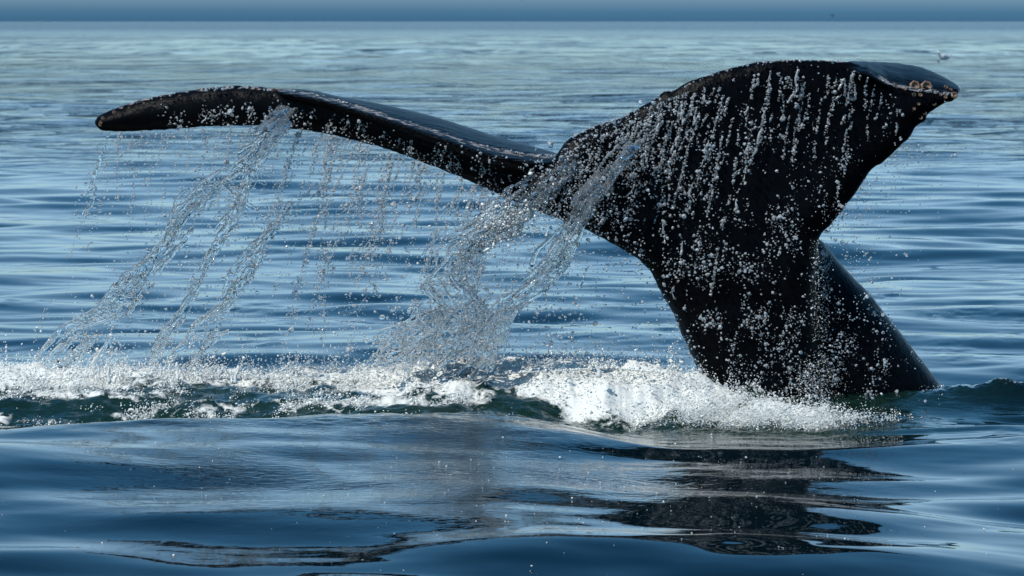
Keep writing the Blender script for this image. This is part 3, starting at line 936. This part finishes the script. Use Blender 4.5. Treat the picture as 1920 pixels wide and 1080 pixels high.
# (b) clear drops in the open air
P, R = [], []
for k in range(150):     # drip strings under the left fluke
    x0 = rg.uniform(215, 1000) if k % 3 else rg.uniform(560, 960)
    y0 = np.interp(x0, [215, 500, 650, 800, 940, 1000], [248, 238, 260, 310, 366, 392])
    L_ = rg.gamma(2.2, 80) * (1.35 if 560 < x0 < 960 else 0.8)
    m = int(L_ * rg.uniform(0.35, 1.1))
    t = rg.random(m) ** 1.15
    gap = vn3(t * L_ / 22, k * 1.7, 0.3) > -0.25
    t = t[gap]; m = len(t)
    lean = rg.normal(-0.22, 0.13)
    px = x0 + lean * L_ * t + 4 * vn3(t * 4, k, 2.0) + rg.normal(0, 1.1 + 3.0 * t, m)
    P.append(px2w(px, y0 + L_ * t, float(left_Y(x0)) - 0.12 + rg.normal(0, 0.02, m)))
    R.append(rg.gamma(1.5, 0.0011, m) + 0.0013)
n = 26000
a = rg.uniform(90, 1010, n); b = rg.uniform(235, 700, n)
top = np.interp(a, [90, 170, 500, 650, 800, 940, 1050], [330, 250, 240, 262, 310, 370, 410])
lefte = np.interp(b, [240, 400, 560, 700], [185, 120, 95, 90])
den = sstep(0, 12, b - top) * sstep(0, 30, a - lefte)
den *= 0.10 + 0.25 * np.exp(-(b - top) / 60) + 0.28 * sstep(560, 690, b) + 0.25 * np.clip(fbm(a * 0.025, b * 0.008, 1.0, 3), 0, 1)
den += 0.6 * np.exp(-((a - (1010 - (b - 380) * 0.62)) / 110) ** 2) * sstep(370, 420, b)
den += 0.25 * np.exp(-((a - (540 - (b - 230) * 0.85)) / 85) ** 2)
ok = rg.random(n) < den * 0.5
a, b = a[ok], b[ok]
P.append(px2w(a, b, 22.2 + rg.normal(0, 0.25, len(a)) - 0.5 * sstep(600, 900, a)))
R.append(rg.gamma(2.0, 0.00115, len(a)) + 0.0012)
# clustered near the streams
for k, lp in enumerate(LP):
    m = rg.integers(0, len(lp), int(len(lp) * 0.25))
    q_ = lp[m] + rg.normal(0, 1, (len(m), 3)) * np.array([0.05, 0.06, 0.05])
    P.append(q_); R.append(rg.gamma(2.0, 0.0013, len(m)) + 0.0013)
# right of the notch streams, below the root, up to the stock
n = 3800
a = rg.uniform(1000, 1330, n); b = rg.uniform(400, 690, n)
edge = np.interp(b, [400, 460, 520, 600, 700], [1040, 1170, 1225, 1270, 1310])
ok = (a < edge) & (rg.random(n) < 0.25 + 0.35 * sstep(1150, 1020, a))
a, b = a[ok], b[ok]
P.append(px2w(a, b, 21.8 + rg.normal(0, 0.2, len(a)))); R.append(rg.gamma(2.0, 0.0013, len(a)) + 0.0014)
# right of the fluke's leading edge
n = 1500
b = rg.uniform(270, 600, n)
a = np.interp(b, [270, 350, 430, 500, 600], [1690, 1612, 1545, 1580, 1670]) + rg.exponential(48, n) + 3
ok = rg.random(n) < 0.75 * sstep(600, 420, b)
a, b = a[ok], b[ok]
P.append(px2w(a, b, 21.8 + rg.normal(0, 0.15, len(a)))); R.append(rg.gamma(2.0, 0.001, len(a)) + 0.0012)
drops('falling_drops', np.concatenate(P), np.concatenate(R), M_drop, 'scattered drops of water falling through the air under the flukes', 'water drops', seed=2)

# (c) froth: thrown-up white water of the splash
P, R = [], []
def froth(n, xf, yf, hmax, rmean, jets=0, seed=0):
    pass
n = 1300000
x = rg.uniform(-2.75, 1.9, n); y = rg.uniform(20.7, 23.9, n)
fm = foam_mask(x, y)
fine = fbm(x * 9, y * 7, 2.0, 4, 0.6)
pr = np.clip((fm + 0.30 * fine - 0.30) * 2.4, 0, 1)
ok = rg.random(n) < pr * (0.05 + 0.30 * np.exp(-((fm - 0.32) / 0.14) ** 2))
x, y, fm, fine = x[ok], y[ok], fm[ok], fine[ok]
z = sea_z(x, y)
jet = np.clip(fbm(x * 12, y * 5, 5.0, 3, 0.6), 0, 1)
hh = 0.012 + 0.06 * jet ** 1.5 + 0.05 * np.clip(fm - 0.5, 0, 1)
z = z + rg.exponential(1.0, len(x)) * hh * 0.8
P.append(np.stack([x, y, z], 1)); R.append(rg.gamma(1.5, 0.0009, len(x)) + 0.0012)
print('froth', len(x))
drops('sea_froth', np.concatenate(P), np.concatenate(R), M_froth, 'white froth churned up along the splash line', 'foam', sub=1, stretch=1.0, seed=3)

# (d) spray over the base of the stock and crown jets along the foam top
P, R = [], []
n = 26000
a = rg.normal(1420, 115, n)
top = np.interp(a, [1120, 1300, 1400, 1500, 1600, 1690], [60, 62, 48, 34, 26, 8])
b = np.interp(a, [1100, 1300, 1450, 1600, 1690], [782, 796, 805, 800, 785]) - np.abs(rg.normal(0, 0.55, n)) * top + rg.normal(0, 5, n)
ok = (a > 1120) & (a < 1690) & (b > 640) & (rg.random(n) < 0.35 + 0.65 * np.clip(0.5 + fbm(a * 0.02, b * 0.03, 6.0, 3), 0, 1))
a, b = a[ok], b[ok]
Yp = 21.15 + rg.normal(0, 0.14, len(a)) - 0.1 * sstep(1400, 1600, a)
P.append(px2w(a, b, Yp)); R.append(rg.gamma(1.5, 0.0007, len(a)) + 0.0008)
n = 2600      # fine mist along the fold of the stock and over its foot
k_ = rg.random(n) < 0.45
a = np.where(k_, rg.normal(1540, 9, n), rg.normal(1528, 28, n)); b = np.where(k_, rg.uniform(450, 640, n), rg.normal(715, 30, n))
ok = (b < 780) & (rg.random(n) < 0.75)
a, b = a[ok], b[ok]
P.append(px2w(a, b, front_Y(a, b, 21.7) - 0.03 - rg.exponential(0.05, len(a)))); R.append(rg.gamma(1.3, 0.0005, len(a)) + 0.0006)
n = 1500      # bright burst beside the notch
a = rg.normal(0, 1, n); b = rg.normal(0, 1, n)
P.append(px2w(945 + 42 * a - 14 * b, 418 + 26 * b, 21.55 + rg.normal(0, 0.05, n))); R.append(rg.gamma(1.3, 0.0012, n) + 0.0008)
x_ = rg.normal(0.2, 0.9, 420); y_ = rg.normal(18.4, 1.1, 420)
P.append(np.stack([x_, y_, sea_z(x_, y_) + rg.exponential(0.006, 420)], 1)); R.append(rg.gamma(1.5, 0.0006, 420) + 0.0006)
n = 16000
a = rg.uniform(0, 1330, n)
jt = np.clip(0.35 + fbm(a * 0.03, 0.0, 9.0, 4, 0.65), 0.02, 1.2)
b = np.interp(a, [0, 300, 560, 800, 950, 1150, 1250, 1330], [712, 706, 712, 722, 700, 690, 700, 735]) - rg.exponential(1.0, n) * 17 * jt
P.append(px2w(a, b, 22.2 + rg.normal(0, 0.15, n) - 0.5 * sstep(800, 1000, a))); R.append(rg.gamma(1.6, 0.001, n) + 0.0011)
drops('splash_spray', np.concatenate(P), np.concatenate(R), M_froth, 'white spray leaping from the foam at the base of the tail', 'spray', sub=1, stretch=0.8, seed=4)

# crown-like jets thrown up where the falling water lands
JP, JR = [], []
for k in range(150):
    a0 = rg.uniform(0, 1300)
    base = np.interp(a0, [0, 300, 560, 800, 950, 1150, 1250, 1300], [722, 715, 720, 728, 712, 705, 715, 740])
    ht = min(rg.gamma(2.5, 6), 30) * (1.2 if a0 < 520 else 0.9)
    lean = rg.normal(0, 0.45)
    t = np.linspace(0, 1, max(5, int(ht / 1.6)))
    px = a0 + lean * ht * t + 1.5 * np.sin(t * 9 + k); py = base - ht * (t * 1.15 - 0.15 * t * t)
    JP.append(px2w(px, py, 22.35 + rg.normal(0, 0.25) - 0.35 * sstep(900, 1100, a0)))
    JR.append(0.0052 * (1 - 0.55 * t) * rg.uniform(0.8, 1.4) + 0.0015)
co, q = blob_mesh(np.concatenate(JP), np.clip(np.concatenate(JR), 0.0038, 0.02), h=0.006)
jo = link('splash_jets', np_mesh('splash_jets', co, q), M_froth)
tag(jo, 'small white jets of water standing up from the foam', 'splash', kind='stuff')

# ------------------------------------------------------------------ birds
def plain(name, col, rough=0.6):
    m, nt, p = new_mat(name)
    nz = noise_tex(nt, 20, 3)
    r = rampn(nt, nz.outputs[0], [(0.3, tuple(c * 0.85 for c in col)), (0.7, col)])
    nt.links.new(r.outputs[0], p.inputs['Base Color'])
    p.inputs['Roughness'].default_value = rough
    return m
M_white = plain('white_feathers', (0.8, 0.8, 0.78))
M_grey = plain('grey_feathers', (0.42, 0.44, 0.47))
M_beak = plain('beak_horn', (0.5, 0.28, 0.05))
M_dark = plain('dark_feathers', (0.02, 0.02, 0.024))

def tube(stations, n=12):
    """stations: (x, y, z, half width, half height), along x"""
    co, fc = [], []
    for (x, y, z, w, h) in stations:
        for k in range(n):
            a = 2 * math.pi * k / n
            co.append((x, y + w * math.cos(a), z + h * math.sin(a)))
    for i in range(len(stations) - 1):
        for k in range(n):
            fc.append((i * n + k, i * n + (k + 1) % n, (i + 1) * n + (k + 1) % n, (i + 1) * n + k))
    return np.array(co), np.array(fc)

def wing_mesh(span, chord, lift, sweep, side):
    co, fc = [], []
    m = 9
    for i in range(m):
        t = i / (m - 1)
        c = chord * (1 - 0.75 * t ** 1.6)
        y = side * span * t; z = lift * math.sin(t * 1.9) * span; x = -sweep * t * t
        th = 0.012 * (1 - t) + 0.003
        co += [(x + c * 0.5, y, z), (x, y, z + th), (x - c * 0.5, y, z + 0.002), (x, y, z - th)]
    for i in range(m - 1):
        for k in range(4):
            fc.append((i * 4 + k, i * 4 + (k + 1) % 4, i * 4 + 4 + (k + 1) % 4, i * 4 + 4 + k))
    return np.array(co), np.array(fc)

def bird(label, loc, rotz, mats, span, lift, scale, group=None, roll=0.0):
    root = bpy.data.objects.new('gull' if mats[0] is M_white else 'seabird', None)
    COL.objects.link(root)
    root.location = loc; root.rotation_euler = (roll, 0, rotz); root.scale = (scale,) * 3
    tag(root, label, 'bird', group)
    co, fc = tube([(-0.24, 0, 0.10, 0.004, 0.004), (-0.20, 0, 0.09, 0.03, 0.02), (-0.10, 0, 0.07, 0.065, 0.055), (0.0, 0, 0.06, 0.08, 0.075), (0.10, 0, 0.075, 0.07, 0.07),
                   (0.15, 0, 0.11, 0.05, 0.055), (0.18, 0, 0.16, 0.04, 0.04), (0.21, 0, 0.20, 0.042, 0.04), (0.245, 0, 0.205, 0.03, 0.028), (0.26, 0, 0.20, 0.004, 0.004)])
    link('body', np_mesh('bird_body', co, fc), mats[0], root)
    co, fc = tube([(0.25, 0, 0.20, 0.012, 0.012), (0.28, 0, 0.197, 0.009, 0.010), (0.31, 0, 0.19, 0.002, 0.002)], 8)
    link('beak', np_mesh('beak', co, fc), mats[2], root)
    for s in (-1, 1):
        co, fc = wing_mesh(span, 0.16, lift, 0.12, s)
        co = co + np.array([0.03, s * 0.05, 0.11])
        link('wing', np_mesh('wing', co, fc), mats[1], root)
    co, fc = tube([(-0.18, 0, 0.095, 0.03, 0.012), (-0.27, 0, 0.10, 0.05, 0.006), (-0.33, 0, 0.10, 0.055, 0.003)], 8)
    link('tail', np_mesh('tail', co, fc), mats[1], root)
    return root

gY = F * CAM_H / (112 - HZ)
gx_ = (1771 - 960) / F * gY
bird('white gull with dark wings sitting on the sea beyond the right fluke tip', (gx_, gY, -0.01), math.radians(215), (M_white, M_grey, M_beak), 0.13, 0.1, 1.75)
p_ = px2w(1561, 31, 430.0)
bird('tiny dark bird flying low over the horizon near the right', tuple(p_), math.radians(80), (M_dark, M_dark, M_dark), 0.28, 0.3, 1.0, 'dark birds over the horizon')
p_ = px2w(977, -1, 430.0)
bird('dark bird cut off by the top edge of the picture', tuple(p_), math.radians(40), (M_dark, M_dark, M_dark), 0.40, -0.2, 1.2, 'dark birds over the horizon')
